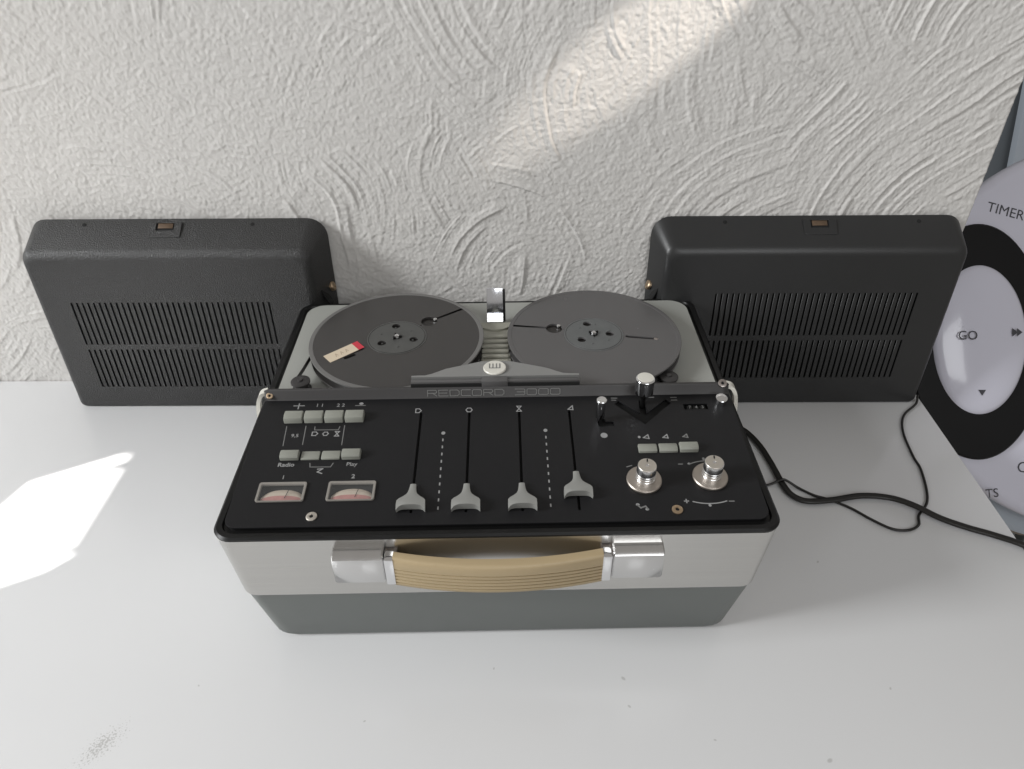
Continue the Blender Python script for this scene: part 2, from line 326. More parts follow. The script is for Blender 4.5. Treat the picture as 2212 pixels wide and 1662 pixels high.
# what shows past the end of the wall
structure(obj('floor', box(-600, 1900, 760, 2300, -780, -760), 'floor'))
structure(obj('background_wall', box(480, 1900, 1900, 1930, -760, 1400), 'far_grey'))
bm = prism([(1366, -600), (2200, -600), (2200, 1200), (985, 1200)], 0, 25, 2)
structure(obj('background_panel', bm, 'far_light', None, T(0, 1880, 0, math.radians(90), 0, 0)))
# added unseen board with cut openings that shapes the far sun lamp's patch
E1 = SUN_D.cross(Vector((0, 0, 1))).normalized(); E2 = E1.cross(SUN_D).normalized()
SH = SUN_P + SUN_D * 1.9; LAMP = SUN_P + SUN_D * 3.0
def on_gobo(x, y):
    p = Vector((x, y, 0)); d = p - LAMP; t = (SH - LAMP).dot(SUN_D) / d.dot(SUN_D); q = LAMP + d * t - SH; return (q.dot(E1) * 1000, q.dot(E2) * 1000)
open1 = [(-0.4336, 0.6081), (-0.5166, 0.5635), (-0.5295, 0.5224), (-0.56, 0.49), (-0.64, 0.45), (-0.64, 0.4165), (-0.4345, 0.4750), (-0.4325, 0.5830), (-0.478, 0.5675), (-0.4330, 0.5965)]
open2 = [(-0.64, 0.409), (-0.64, 0.35), (-0.4783, 0.4307), (-0.4481, 0.4465), (-0.4300, 0.4655), (-0.4360, 0.4675)]
me = plate(rrect(-190, 190, -190, 190, 4), [[on_gobo(*q) for q in open1], [on_gobo(*q) for q in open2]], -3, 3)
o = finish('sun_gobo', me, 'far_grey', smooth=0); structure(o)
o.matrix_world = Matrix(((E1.x, E2.x, SUN_D.x, SH.x), (E1.y, E2.y, SUN_D.y, SH.y), (E1.z, E2.z, SUN_D.z, SH.z), (0, 0, 0, 1)))

# ================================================================== TAPE RECORDER
ZR = 137.96                                               # height of the rim above the table
rec = thing('tape_recorder', 'grey and black portable reel to reel tape recorder with tan carrying handle', 'tape recorder', (-0.017934, 0.536122, 0), 0.019726)
def ring(hx, yf, yb, z, r, seg=7): return [(x, y, z) for x, y in rrect(-hx, hx, yf, yb, r, seg)]
WX, YF, YB = 213.6, -167.4, 167.0
# grey lower shell, aluminium band, black rim
bm = bmesh.new(); loft(bm, [ring(192, -152, 150, 0.3, 20), ring(196.4, -155.6, 150, 1.2, 21), ring(198.8, -157.6, 152.3, 5, 21), ring(207.0, -163.4, 163.2, 66.0, 15), ring(205.4, -161.8, 161.6, 67.1, 15)])
obj('lower_shell', bm, 'base_grey', rec)
bm = bmesh.new(); loft(bm, [ring(206.2, -162.8, 162.6, 66.1, 15), ring(208.0, -164.5, 164.3, 67.5, 15), ring(213.0, -167.0, 166.6, 134.2, 14), ring(211.4, -165.4, 165.0, 134.9, 14)])
obj('aluminium_band', bm, 'alu', rec)
bm = bmesh.new()
loft(bm, [ring(212.2, -166.2, 165.8, 134.3, 14), ring(WX, YF, YB, 134.8, 15), ring(WX + .2, YF - .2, YB + .2, ZR - 1.4, 15), ring(WX - 1.5, YF + 1.5, YB - 1.5, ZR, 14), ring(WX - 5.5, YF + 5.5, YB - 5.5, ZR - .2, 11), ring(WX - 6.5, YF + 6.5, YB - 6.5, ZR - 2.3, 10)])
obj('rim', bm, 'rim', rec)
# deck plate behind the panel
H0 = ZR
obj('deck_plate', prism(rrect(-203.6, 203.6, -14, 160.5, (18, 18, 1, 1), 8), H0 - 3, H0 + 1.2, 0.8), 'deck', rec)

# ---- sloping control panel: frame (x, along slope, up)
A = math.atan2(11, 138); PM = T(0, -158, H0 + 2) @ Matrix.Rotation(A, 4, 'X')
def py(y): return (y + 158) / math.cos(A)
def slot(x0, y0, x1, y1, w):
    d = Vector((x1 - x0, y1 - y0)); L = d.length; a = math.atan2(d.y, d.x)
    return [(x0 + p * math.cos(a) - q * math.sin(a), y0 + p * math.sin(a) + q * math.cos(a)) for p, q in rrect(-w / 2, L + w / 2, -w / 2, w / 2, w * 0.48, 3)]
SX = (-66.0, -24.2, 19.0, 62.4)
holes = [slot(x, py(-146), x, py(-39), 2.6) for x in SX]
vg = [(126.0, py(-57.0)), (102.6, py(-31.4)), (106.6, py(-26.4)), (123.4, py(-43.0)), (124.4, py(-27.0)), (130.2, py(-27.0)), (129.6, py(-43.0)), (148.4, py(-25.6)), (153.0, py(-30.6))]
holes.append(vg)
holes.append([(85.6, py(-56.4)), (85.6, py(-47)), (92.0, py(-47)), (92.4, py(-52.4)), (99.4, py(-52.6)), (100, py(-58.4)), (87.0, py(-58.6))])
holes.append(rrect(162.6, 184.2, py(-39.5), py(-32.0), 0.8, 2))
MX = ((-187.0, -150.2), (-132.6, -95.8))
for x0, x1 in MX: holes.append(rrect(x0 + 1, x1 - 1, py(-133.4), py(-116.6), 1.5, 3))
me = plate(rrect(-205.5, 205.5, 0, py(-20.4), (2, 2, 9, 9), 6), holes, -1.6, 0.0, 0.25)
pan = finish('control_panel', me, 'panel', rec, PM)
# skirt under the panel and its dark inside
bm = bmesh.new(); o2 = rrect(-204.6, 204.6, -157, -20, (1, 1, 8, 8), 6)
loft(bm, [[(x, y, H0 - 2.5) for x, y in o2], [(x, y, H0 + 0.3 + (y + 158) * math.tan(A)) for x, y in o2]], True, False); obj('panel_skirt', bm, 'rim', rec)
bm = bmesh.new(); o2 = rrect(-204.3, 204.3, -156.6, -20.5, (1, 1, 8, 8), 6); bm.faces.new([bm.verts.new((x, y, H0 - 1.9 + (y + 158) * math.tan(A))) for x, y in o2])
obj('panel_inside', bm, 'void', rec)
# ridge with the name strip
def strip_profile(e): return [(-20.3, 0 - 1), (-20.3, 12.9), (-19.6 + e, 13.6), (-17.6 + e, 21.4 - e), (-16.6, 22.2 - e), (-14.6, 22.2 - e), (-13.8, 21.4 - e), (-13.8, -1)]
bm = bmesh.new(); rr_ = []
for x, e in ((-206.0, 4.5), (-205.2, 2.2), (-203.4, .7), (-200, 0), (200, 0), (203.4, .7), (205.2, 2.2), (206.0, 4.5)): rr_.append([(x, y if y > -20.2 or e == 0 else y, H0 + max(z, -1)) for y, z in strip_profile(min(e, 1.5) if e < 4 else 2.0)])
loft(bm, rr_); ridge = obj('name_strip', bm, 'strip', rec)
# lettering on the strip (strokes in a letter box 1 x 1)
GL = {'R': [[(0, 0), (0, 1), (.85, 1), (1, .85), (1, .6), (.85, .48), (0, .48)], [(.55, .48), (1, 0)]], 'E': [[(1, 1), (0, 1), (0, 0), (1, 0)], [(0, .5), (.9, .5)]],
      'D': [[(0, 0), (0, 1), (.8, 1), (1, .75), (1, .25), (.8, 0), (0, 0)]], 'C': [[(1, 1), (.12, 1), (0, .85), (0, .15), (.12, 0), (1, 0)]],
      'O': [[(.12, 0), (0, .15), (0, .85), (.12, 1), (.88, 1), (1, .85), (1, .15), (.88, 0), (.12, 0)]], '3': [[(0, 1), (.88, 1), (1, .85), (1, .15), (.88, 0), (0, 0)], [(.2, .5), (1, .5)]]}
GL['0'] = GL['O']
bm = bmesh.new()
def letters(s, x0, x1, gap):
    n_ = len(s); w = (x1 - x0 - gap * (n_ - 1)) / n_
    for i, ch in enumerate(s):
        for st_ in GL[ch]: ribbon(bm, [(x0 + i * (w + gap) + px * w, qy * 5.6) for px, qy in st_], 0.75)
letters('REDCORD', -61.5, 6.0, 1.9); letters('3000', 16.0, 55.6, 1.9)
tilt = math.atan2(7.8, 2.0)
obj('lettering', bm, 'logo', ridge, T(0, -19.3, H0 + 14.9, tilt) @ Matrix.Translation((0, 0, 0.0002)), 0)
# end screws
def screw(x, y, z, r, parent, m='brass', mtx=None):
    s = obj('screw', lathe([(r, -.5), (r, .5), (r * .82, .9), (r * .42, .9), (r * .36, .25)], 24), m, parent, (mtx or Matrix()) @ T(x, y, z))
    obj('screw_recess', lathe([(r * .34, 0.2), (r * .34, .32)], 16), 'void', s); return s
screw(0, 0, 0, 3.0, rec, 'brass', T(-200.8, -18.6, H0 + 17.5, math.radians(48))); screw(0, 0, 0, 3.8, rec, 'steel', T(199.6, -17.0, H0 + 22.3, math.radians(30)))
screw(-140.7, py(-149.2), 0.4, 4.2, rec, 'turned', PM); screw(136.5, py(-148.5), 0.4, 4.2, rec, 'brass', PM)

# ---- printed marks on the panel (flat print, as thin sheets)
def P_(s, x, y, size, m='print', sx=1.0, bold=0.05): return finish('printed_mark', text_mesh(s, size, sx, bold), m, pan, Matrix.Translation((x * MM, py(y) * MM, 0.00012)), 0)
def PR(draw, m='print'):
    bm = bmesh.new(); draw(bm); return obj('printed_mark', bm, m, pan, Matrix.Translation((0, 0, 0.0001)), 0)
def L_(pts, w=0.75, closed=False): return lambda bm: ribbon(bm, [(x, py(y)) for x, y in pts], w, 0, closed)
PR(L_([(-179.6, -52.5), (-178.0, -75)]), 'print_dim'); PR(L_([(-163.2, -52.5), (-162.0, -74)]), 'print_dim'); PR(L_([(-130.3, -52.5), (-129.4, -75)]), 'print_dim')
PR(L_([(-155.4, -53.4), (-155.0, -57.2), (-134.9, -57.4), (-134.2, -53.6)]), 'print_dim'); PR(L_([(-152.0, -95.0), (-151.2, -99.0), (-134.6, -99.2), (-133.2, -95.2)]), 'print_dim')
P_('9,5', -170.4, -63.7, 3.8); P_('Radio', -171.0, -96.3, 4.2, bold=.12); P_('Play', -117.9, -96.8, 4.0); P_('1', -170.4, -109.6, 4); P_('2', -114.9, -109.8, 4.2, bold=.15)
def hexa(x, y, r): return [(x + r * math.cos(k * math.pi / 3), y + r * math.sin(k * math.pi / 3)) for k in range(6)]
PR(L_([(-156.3, -63.8), (-156.3, -59.6), (-153.2, -59.6), (-151.6, -61.7), (-153.2, -63.8)], .9, True)); PR(L_(hexa(-145, -61.9, 2.3), .9, True))
PR(L_([(-137.1, -59.4), (-133.5, -59.4), (-135.3, -62), (-133.5, -64.8), (-137.1, -64.8), (-135.3, -62)], .9, True))
PR(L_([(-144.6, -101.4), (-140.6, -101), (-144.4, -104.4), (-140.6, -106)], 1.0))
PR(L_([(-178.6, -27.2), (-169.4, -27.2)], .9)); PR(L_([(-174.2, -24.6), (-174.2, -31)], 1.0)); P_('1 1', -155.8, -27.2, 4); P_('2 2', -137.4, -27.4, 4)
PR(L_([(-124.4, -28), (-116, -28)], .9), 'print_dim'); PR(lambda bm: blobm(bm, -119.6, py(-25.6), 1.9, 1.5))
PR(L_([(-71, -38.2), (-71, -33.4), (-68, -33.4), (-66.2, -35.8), (-68, -38.2)], .9, True)); PR(L_(hexa(-24.6, -35.8, 2.7), .9, True))
PR(L_([(17, -32), (20.8, -32), (18.9, -35.2), (21, -38.4), (16.8, -38.4), (18.9, -35.2)], .9, True)); PR(L_([(61.6, -36.9), (65.6, -32.6), (65.8, -37.6)], 1.0, True))
for x, t_, b_ in ((-45.6, -63.3, -142.9), (40.6, -62.0, -142.0)):
    def dash(bm, x=x, t_=t_, b_=b_):
        blobm(bm, x, py(t_), 1.7, 1.9)
        for k in range(1, 11):
            y = t_ + (b_ - t_) * k / 10; ribbon(bm, [(x, py(y) - 1.0), (x, py(y) + 1.0)], 1.1)
    PR(dash)
PR(lambda bm: blobm(bm, 89.5, py(-69.0), 3.0, 3.0)); PR(L_([(101, -23.6), (105.6, -23.8)], 1.0), 'print_dim'); PR(L_([(101, -26.2), (104.4, -26.4)], .9), 'print_dim')
PR(L_([(133.6, -23.4), (138.4, -23.4)], 1.0), 'print_dim'); PR(L_([(153.6, -24), (158.2, -24)], 1.0), 'print_dim'); PR(L_([(153.6, -27.4), (158.2, -27.4)], 1.0), 'print_dim')
PR(lambda bm: blobm(bm, 118.6, py(-71.6), 1.2, 1.4)); PR(L_([(122, -72.4), (126.2, -69.2), (126.6, -73.6)], 1.0, True)); PR(L_([(138.4, -72.6), (142.2, -69.2), (142.6, -73.4)], 1.0, True)); PR(L_([(155.2, -72), (158.8, -69.2), (159.2, -73.0)], 1.0, True), 'print_dim')
PR(L_([(107, -143.4), (109.2, -146), (113, -144.4), (114.4, -147.4)], 1.3), 'print_dim'); PR(lambda bm: blobm(bm, 107.2, py(-142.8), 1.5, 1.3)); PR(lambda bm: blobm(bm, 113.8, py(-147.4), 1.5, 1.2))
def arc(cx, cy, r, a0, a1, k=9): return [(cx + r * math.cos(math.radians(a0 + (a1 - a0) * i / k)), cy + .62 * r * math.sin(math.radians(a0 + (a1 - a0) * i / k))) for i in range(k + 1)]
PR(L_(arc(163, -127.5, 25, 239, 301), 1.0)); PR(lambda bm: blobm(bm, 162.3, py(-144.6), 1.2, 1.4)); PR(L_([(143.6, -140.2), (146.6, -140.2)], 1.0)); PR(L_([(145.1, -138.6), (145.1, -141.8)], 1.0)); PR(L_([(178, -141), (181.4, -141)], 1.0), 'print_dim')
PR(L_(arc(169, -113, 22, 132, 95), 1.0), 'print_dim'); PR(lambda bm: blobm(bm, 154.4, py(-102.2), 1.1, 1.2)); PR(lambda bm: blobm(bm, 167.2, py(-97.2), 1.1, 1.6), 'print_dim'); PR(L_([(146, -102.4), (149, -102.4)], .9), 'print_dim'); PR(lambda bm: blobm(bm, 180.5, py(-101.5), 1.0, 1.2), 'print_dim')
PR(L_([(104, -104.4), (108, -103)], 1.0), 'print_dim')

# ---- push buttons
def button(x0, x1, yf, dep, h, i):
    n_ = 1.1; sec = [(0, -2), (.3, h * .62), (1.2, h * .86), (dep * .42, h), (dep - 1.6, h * .93), (dep - .5, h * .7), (dep, -2)]
    bm = bmesh.new(); rings = []
    for x, e in ((x0 + .85, .5), (x0 + 1.1, .15), (x0 + 1.7, 0), (x1 - 1.6, 0), (x1 - 1.05, .15), (x1 - .8, .5)): rings.append([(x, py(yf) + yy + (e * 1.2 if yy < dep / 2 else -e * 1.2), z - e) for yy, z in sec])
    loft(bm, rings); return obj('push_button', bm, 'button', rec, PM, 30)
for i in range(4): button(-183.6 + i * 17.4, -166.2 + i * 17.4, -48.9, 11.4, 6.0, i)
for i, h in enumerate((4.6, 1.6, 2.0, 5.2)): button(-178.0 + i * 16.75, -161.25 + i * 16.75, -91.6, 9.4, h, i)
for i, h in enumerate((3.0, 3.2, 5.2)): button(115.0 + i * 16.85, 131.8 + i * 16.85, -89.8, 9.0, h, i)

# ---- level meters
for x0, x1 in MX:
    w = x1 - x0; outer = rrect(x0, x1, py(-134.2), py(-115.6), 1.6, 3); inner = rrect(x0 + 1.4, x1 - 1.4, py(-134.0), py(-117.2), 0.8, 3)
    meter = finish('level_meter', plate(outer, [inner], -1.0, 1.5, .3), 'bezel', rec, PM)
    bm = box(x0 + 1.2, x1 - 1.2, py(-133.2), py(-116.8), -10, -9.4); obj('meter_well', bm, 'void', meter)
    # domed dial: lower half of the window, a curved card
    cx, hw = (x0 + x1) / 2 + 0.6, w / 2 - 2.4; bm = bmesh.new(); grid = []
    for k in range(17):
        t = -1 + 2 * k / 16; row = []
        for j in range(6):
            s = j / 5; topy = 5.0 + 7.4 * math.sqrt(max(0, 1 - (t * .96) ** 2)); row.append(bm.verts.new((cx + t * hw, py(-133.2) + s * topy, 0.0 + 0.9 * math.sin(s * 2.2) - 1.6 * abs(t) ** 3 - 2.6 * s * s)))
        grid.append(row)
    for a, b_ in zip(grid, grid[1:]):
        for j in range(5):
            f_ = bm.faces.new((a[j], b_[j], b_[j + 1], a[j + 1])); f_.material_index = 1 if j < 2 else 0
    obj('dial', bm, ('cream_dial', 'pink_dial'), meter, None, 60)
    bm = bmesh.new(); ribbon(bm, [(cx + 3, py(-131)), (cx + 5.2, py(-121.6))], .5); obj('needle', bm, 'void', meter, Matrix.Translation((0, 0, 0.0007)), 0)
    bm = bmesh.new(); bm.faces.new([bm.verts.new((x, y, 0)) for x, y in inner]); obj('meter_window', bm, 'glass', meter, Matrix.Translation((0, 0, 0.0014)), 0)

# ---- sliders
def slider(x, yc):
    top = [(-2.6, 12.5), (2.6, 12.5), (3.6, 6.5), (5.4, 1.0), (9.4, -4.2), (10.8, -6.6), (10.9, -10.6)]
    L = []; 
    cols = 13; bm = bmesh.new(); rows = []
    ys = [12.5, 9.5, 6.5, 3.5, 1.0, -1.6, -4.2, -6.6, -9.0, -10.6]; hw = [2.3, 2.5, 2.8, 3.3, 4.2, 6.4, 9.4, 10.9, 11.0, 11.0]
    for y, h_ in zip(ys, hw):
        s = (12.5 - y) / 23.1; row = []
        for c in range(cols):
            t = -1 + 2 * c / (cols - 1); yy = y
            if y < -8: yy = y - (4.2 if y < -10 else 1.4) + (3.0 if y < -10 else 1.0) * (1 - t ** 6)
            zz = 2.2 + 5.0 * s ** 1.2 + (.5 * (1 - t * t)) - (2.6 * abs(t) ** 3 if y < -10 else 0)
            row.append(bm.verts.new((x + t * h_, py(yc) + yy, zz)))
        rows.append(row)
    for a, b_ in zip(rows, rows[1:]):
        for c in range(cols - 1): bm.faces.new((a[c], a[c + 1], b_[c + 1], b_[c]))
    bd = [v for v in rows[0]] + [r[-1] for r in rows[1:]] + rows[-1][::-1][1:] + [r[0] for r in rows[::-1][1:-1]]
    low = [bm.verts.new((v.co.x, v.co.y + (0.8 if v in rows[-1] else 0), 0.5)) for v in bd]
    for i in range(len(bd)): bm.faces.new((bd[i], bd[(i + 1) % len(bd)], low[(i + 1) % len(bd)], low[i]))
    s = obj('slider_knob', bm, 'slider', rec, PM, 40)
    obj('slider_stem', box(x - 1, x + 1, py(yc) - 4, py(yc) + 4, -6, 2.5), 'void', s)
for x, yc in zip(SX, (-133.0, -133.4, -133.6, -122.6)): slider(x, yc)

# ---- function lever, joystick, counter, reset button, rotary knobs
lv = obj('mode_lever', lathe([(2.2, -6), (2.2, 3), (3.6, 5), (3.9, 22), (3.9, 23.5)], 20), 'chrome', rec, PM @ T(88.0, py(-51.5), 0, math.radians(2), math.radians(-2), 0))
obj('lever_cap', lathe([(3.9, 23.4), (4.3, 23.8), (4.3, 25.2), (3.6, 25.8)], 24), 'satin', lv, T(.5, 0, 0))
js = obj('function_stick', lathe([(2.4, -8), (2.2, 6), (4.5, 10), (5.2, 12.5)], 20), 'rim', rec, PM @ T(127.2, py(-31.5), 0, math.radians(-4), 0, 0))
obj('stick_knob', lathe([(7.0, 12.4), (8.0, 13.2), (8.2, 14), (8.2, 28.0), (7.6, 28.8), (7.0, 29.0)], 40), 'chrome', js)
obj('stick_cap', lathe([(6.9, 28.9), (6.9, 29.3), (5.5, 29.4)], 40), 'cream', js)
ct = obj('tape_counter', box(162.8, 184.0, py(-39.3), py(-32.2), -9, -8), 'void', rec, PM)
for k in range(3):
    wh = obj('counter_wheel', lathe([(4.6, 0), (5.0, .3), (5.0, 4.6), (4.6, 4.9)], 24), 'rim', ct, T(165.6 + k * 5.6, py(-35.8), -5.6, 0, math.radians(90), 0))
    finish('counter_digit', text_mesh('743'[k], 3.4, .9, .02), 'print_dim', ct, T(168.2 + k * 5.6, py(-36.2), -0.52), 0)
obj('reset_button', lathe([(5.2, -1), (5.2, 5), (5.0, 7.2), (3.6, 8.2), (1.5, 8.5)], 32), 'chrome', rec, PM @ T(195.6, py(-31.5), 0, math.radians(10), 0, 0))
for x, y in ((115.4, -118.6), (168.0, -116.4)):
    kn = obj('rotary_knob', lathe([(12.6, -.4), (13.8, .4), (13.9, 2.2), (13.3, 3.0), (8.4, 3.1)], 56), 'copper', rec, PM @ T(x, py(y) - 0.8, 0))
    bm = lathe([(7.7, 3.0), (7.7, 5.2), (7.3, 5.6), (7.3, 6.2), (7.7, 6.6), (7.7, 8.2), (7.35, 8.5), (7.35, 8.9), (7.7, 9.2), (7.7, 10.6), (7.35, 10.9), (7.35, 11.3), (7.7, 11.6), (7.7, 17.6), (7.2, 18.4)], 48)
    obj('knob_cap', bm, 'satin', kn, T(.6, 0, 0)); obj('knob_face', lathe([(7.15, 18.35), (6.9, 18.6), (1.4, 18.5), (1.2, 18.2)], 48), 'turned', kn, T(.6, 0, 0))
    obj('knob_pointer', box(-.5, .5, 3.6, 6.4, 18.4, 18.9), 'void', kn, T(.6, 0, 0, 0, 0, math.radians(-8)))

# ---- head cover between the reels
REEL = ((-98.2, 71.5), (95.0, 72.0)); RR = 84.6
def cover_poly(yfront, gap):
    pts = [(-76, yfront), (-76, yfront + 2.0)]
    for x in range(-70, -13, 6): pts.append((x, max(yfront + 2.4, min(REEL[0][1] - math.sqrt(max(0, (RR + gap) ** 2 - (x - REEL[0][0]) ** 2)) if abs(x - REEL[0][0]) < RR + gap else 99, 13.8 + (x + 14) * .335))))
    pts += [(-14, 13.8), (11, 13.8)]
    for x in range(17, 68, 6): pts.append((x, max(yfront + 2.4, min(REEL[1][1] - math.sqrt(max(0, (RR + gap) ** 2 - (x - REEL[1][0]) ** 2)) if abs(x - REEL[1][0]) < RR + gap else 99, 13.8 - (x - 11) * .335))))
    pts += [(73, yfront + 2.0), (73, yfront)]
    return pts[::-1]
hc = obj('head_cover', prism(cover_poly(-8.8, 1.0), H0 + 1, H0 + 28.2, 0.7), 'cover', rec)
obj('cover_lip', box(-76, 73, -14.6, -10.8, H0 + 19, H0 + 27.0, .3), 'lip', hc); obj('cover_gap_shade', box(-76, 73, -16.2, -14.7, H0 + 19, H0 + 25.2), 'void', hc); obj('cover_slot_shade', box(-75, 72, -10.7, -8.9, H0 + 1, H0 + 24.0), 'void', hc)  # black bars beside the lip carry the slot shade in their colour
obj('cover_block', box(-13.6, 9.6, -16.4, -9.2, H0 + 20, H0 + 28.0, .6), 'lip', hc)
em = obj('emblem', lathe([(9.8, 0), (10.3, .4), (10.3, 1.2), (9.7, 1.9)], 40), 'cream', hc, T(-2.0, 2.2, H0 + 28.2))
bm = bmesh.new(); ribbon(bm, [(-4.6, 4.6), (-4.6, -1.6), (4.6, -1.6), (4.6, 4.6)], 1.1); ribbon(bm, [(-1.6, 4.6), (-1.6, -1.6)], 1.0, .02); ribbon(bm, [(1.6, 4.6), (1.6, -1.6)], 1.0, .03)
obj('emblem_mark', bm, 'print_dim', em, Matrix.Translation((0, 0, 0.002)), 0)
# ribs of the centre bridge
obj('centre_bridge', prism([(-20, 14), (18, 14), (13.5, 40), (12, 60), (12.5, 88), (15, 102), (-19, 102), (-16, 88), (-15, 60), (-16, 40)], H0 + 1, H0 + 5, .6), 'rib', rec)
for k in range(8):
    y = 23.5 + k * 8.6; hw = 13.2 + (2.2 if k == 0 else 0) + (1.0 if k == 1 else 0)
    obj('rib', box(-2 - hw, -2 + hw, y, y + 4.6, H0 + 4.9, H0 + 8.4, 1.0), 'rib', rec)
bm = bmesh.new(); o2 = [(-2 + 15.5 * math.cos(a), 108 + 9.5 * math.sin(a)) for a in (math.pi + math.pi * k / 14 for k in range(15))]; o2 += [(13.5, 112), (-17.5, 112)]
loft(bm, [[(x, y, H0 + 1) for x, y in o2], [(x, y, H0 + 7) for x, y in o2]]); obj('bridge_tray', bm, 'rib', rec)
# polished upright lock with black back
lk = obj('spool_lock', box(-10, 7.5, 113.5, 124, H0 + 1, H0 + 7.5, 1.5), 'rim', rec)
obj('lock_plate', box(-8.4, 8.4, -1.8, 1.8, 0, 34, .8), 'mirror', lk, T(-2.2, 117.0, H0 + 7.0, math.radians(-16))); obj('lock_back', box(8.3, 10.8, -2.2, 4.2, 0, 33, .6), 'rim', lk, T(-2.2, 117.0, H0 + 6.0, math.radians(-16)))
bm = bmesh.new(); loft(bm, [[(-10.4, 111.2, H0 + 8.2), (6.0, 111.2, H0 + 8.2), (6.0, 116.4, H0 + 15.6), (-10.4, 116.4, H0 + 15.6)], [(-10.4, 111.8, H0 + 7.4), (6.0, 111.8, H0 + 7.4), (6.0, 117.2, H0 + 7.4), (-10.4, 117.2, H0 + 7.4)]])
obj('lock_lip', bm, 'satin', lk)
# guide rollers where the tape enters
for x, y in ((-181.0, 10.5), (158.0, 9.0)):
    g = obj('guide_roller', lathe([(8.8, H0 + 1), (8.8, H0 + 3), (6, H0 + 4), (6, H0 + 9), (8.8, H0 + 10), (8.8, H0 + 11.5), (7.8, H0 + 12), (2.6, H0 + 12.2), (2.2, H0 + 13.6)], 32), 'strip', rec, T(x, y, 0))
# side catches for the lid speakers
for sx in (-1, 1):
    path = catmull([(213.5, -4, 92), (218.0, -4, 104), (220.6, -3, 116), (220.8, 0, 127), (219.6, 3, 135), (216.4, 5, 140), (211.0, 6, 141.5)], 6)
    bm = sweep(path, [(-1.7, -3.6), (1.7, -3.6), (1.7, 3.6), (-1.7, 3.6)], Vector((0, 1, 0.05)))
    bm.transform(Matrix.Diagonal((sx, 1, 1, 1)))
    # sweep's side axis is along the lever width here
    cl = obj('lid_catch', bm, 'cream', rec, None, 50)
    obj('catch_pivot', lathe([(4, 0), (4, 5), (3.2, 6)], 20), 'satin', cl, T(sx * 209.5, -4, 98, 0, sx * math.radians(90), 0))
# carrying handle on the front
for sx in (-1, 1):
    x0, x1 = (86, 124.5) if sx > 0 else (-124.5, -86)
    sec = [(-163.5, -45), (-174.5, -43.5), (-176.8, -41), (-176.8, -15.5), (-174.0, -12.8), (-163.5, -12.0)]
    bm = bmesh.new(); rings = []
    for x, e in ((x0, 1.0), (x0 + 1.2, 0), (x1 - 1.2, 0), (x1, 1.0)): rings.append([(x, y + (e if y < -170 else 0), H0 + z + (e if z < -30 else -e)) for y, z in sec])
    loft(bm, rings); br = obj('handle_bracket', bm, 'bracket', rec, None, 40)
    xa, xb = (78.0, 85.4) if sx > 0 else (-85.4, -78.0)
    bm = box(xa, xb, -178.2, -168.0, H0 - 43.0, H0 - 14.2, 1.4, 2); obj('handle_joint', bm, 'chrome', br)
    obj('joint_pin', lathe([(4.2, 0), (4.2, 9)], 20), 'steel', br, T(xa, -169.5, H0 - 20, 0, math.radians(90), 0))
bm = bmesh.new(); rings = []; NS = 40
for k in range(NS + 1):
    t = -1 + 2 * k / NS; x = t * 78.6; bow = 9.5 * (1 - t * t); yo = -177.6 - bow; yi = -169.5 - bow * .9; zt, zb = H0 - 13.6 + .0 * bow, H0 - 44.6 + .1 * bow
    sec = [(yi, zt - 1.0), (yi + .5, zb + 1.5), (yi - 1.6, zb), (yo + 1.2, zb), (yo, zb + 1.2)]
    for g in range(5):                                      # grooves on the face
        z = zb + 2.6 + g * 3.7; sec += [(yo, z + 1.2), (yo + 2.0, z + 1.5), (yo + 2.0, z + 2.1), (yo, z + 2.4)]
    sec += [(yo, zt - 3.4), (yo + .8, zt - 1.2), (yo + 2.6, zt)]
    rings.append([(x, y, z) for y, z in sec])
loft(bm, rings); obj('handle_grip', bm, 'tan', rec, None, 50)

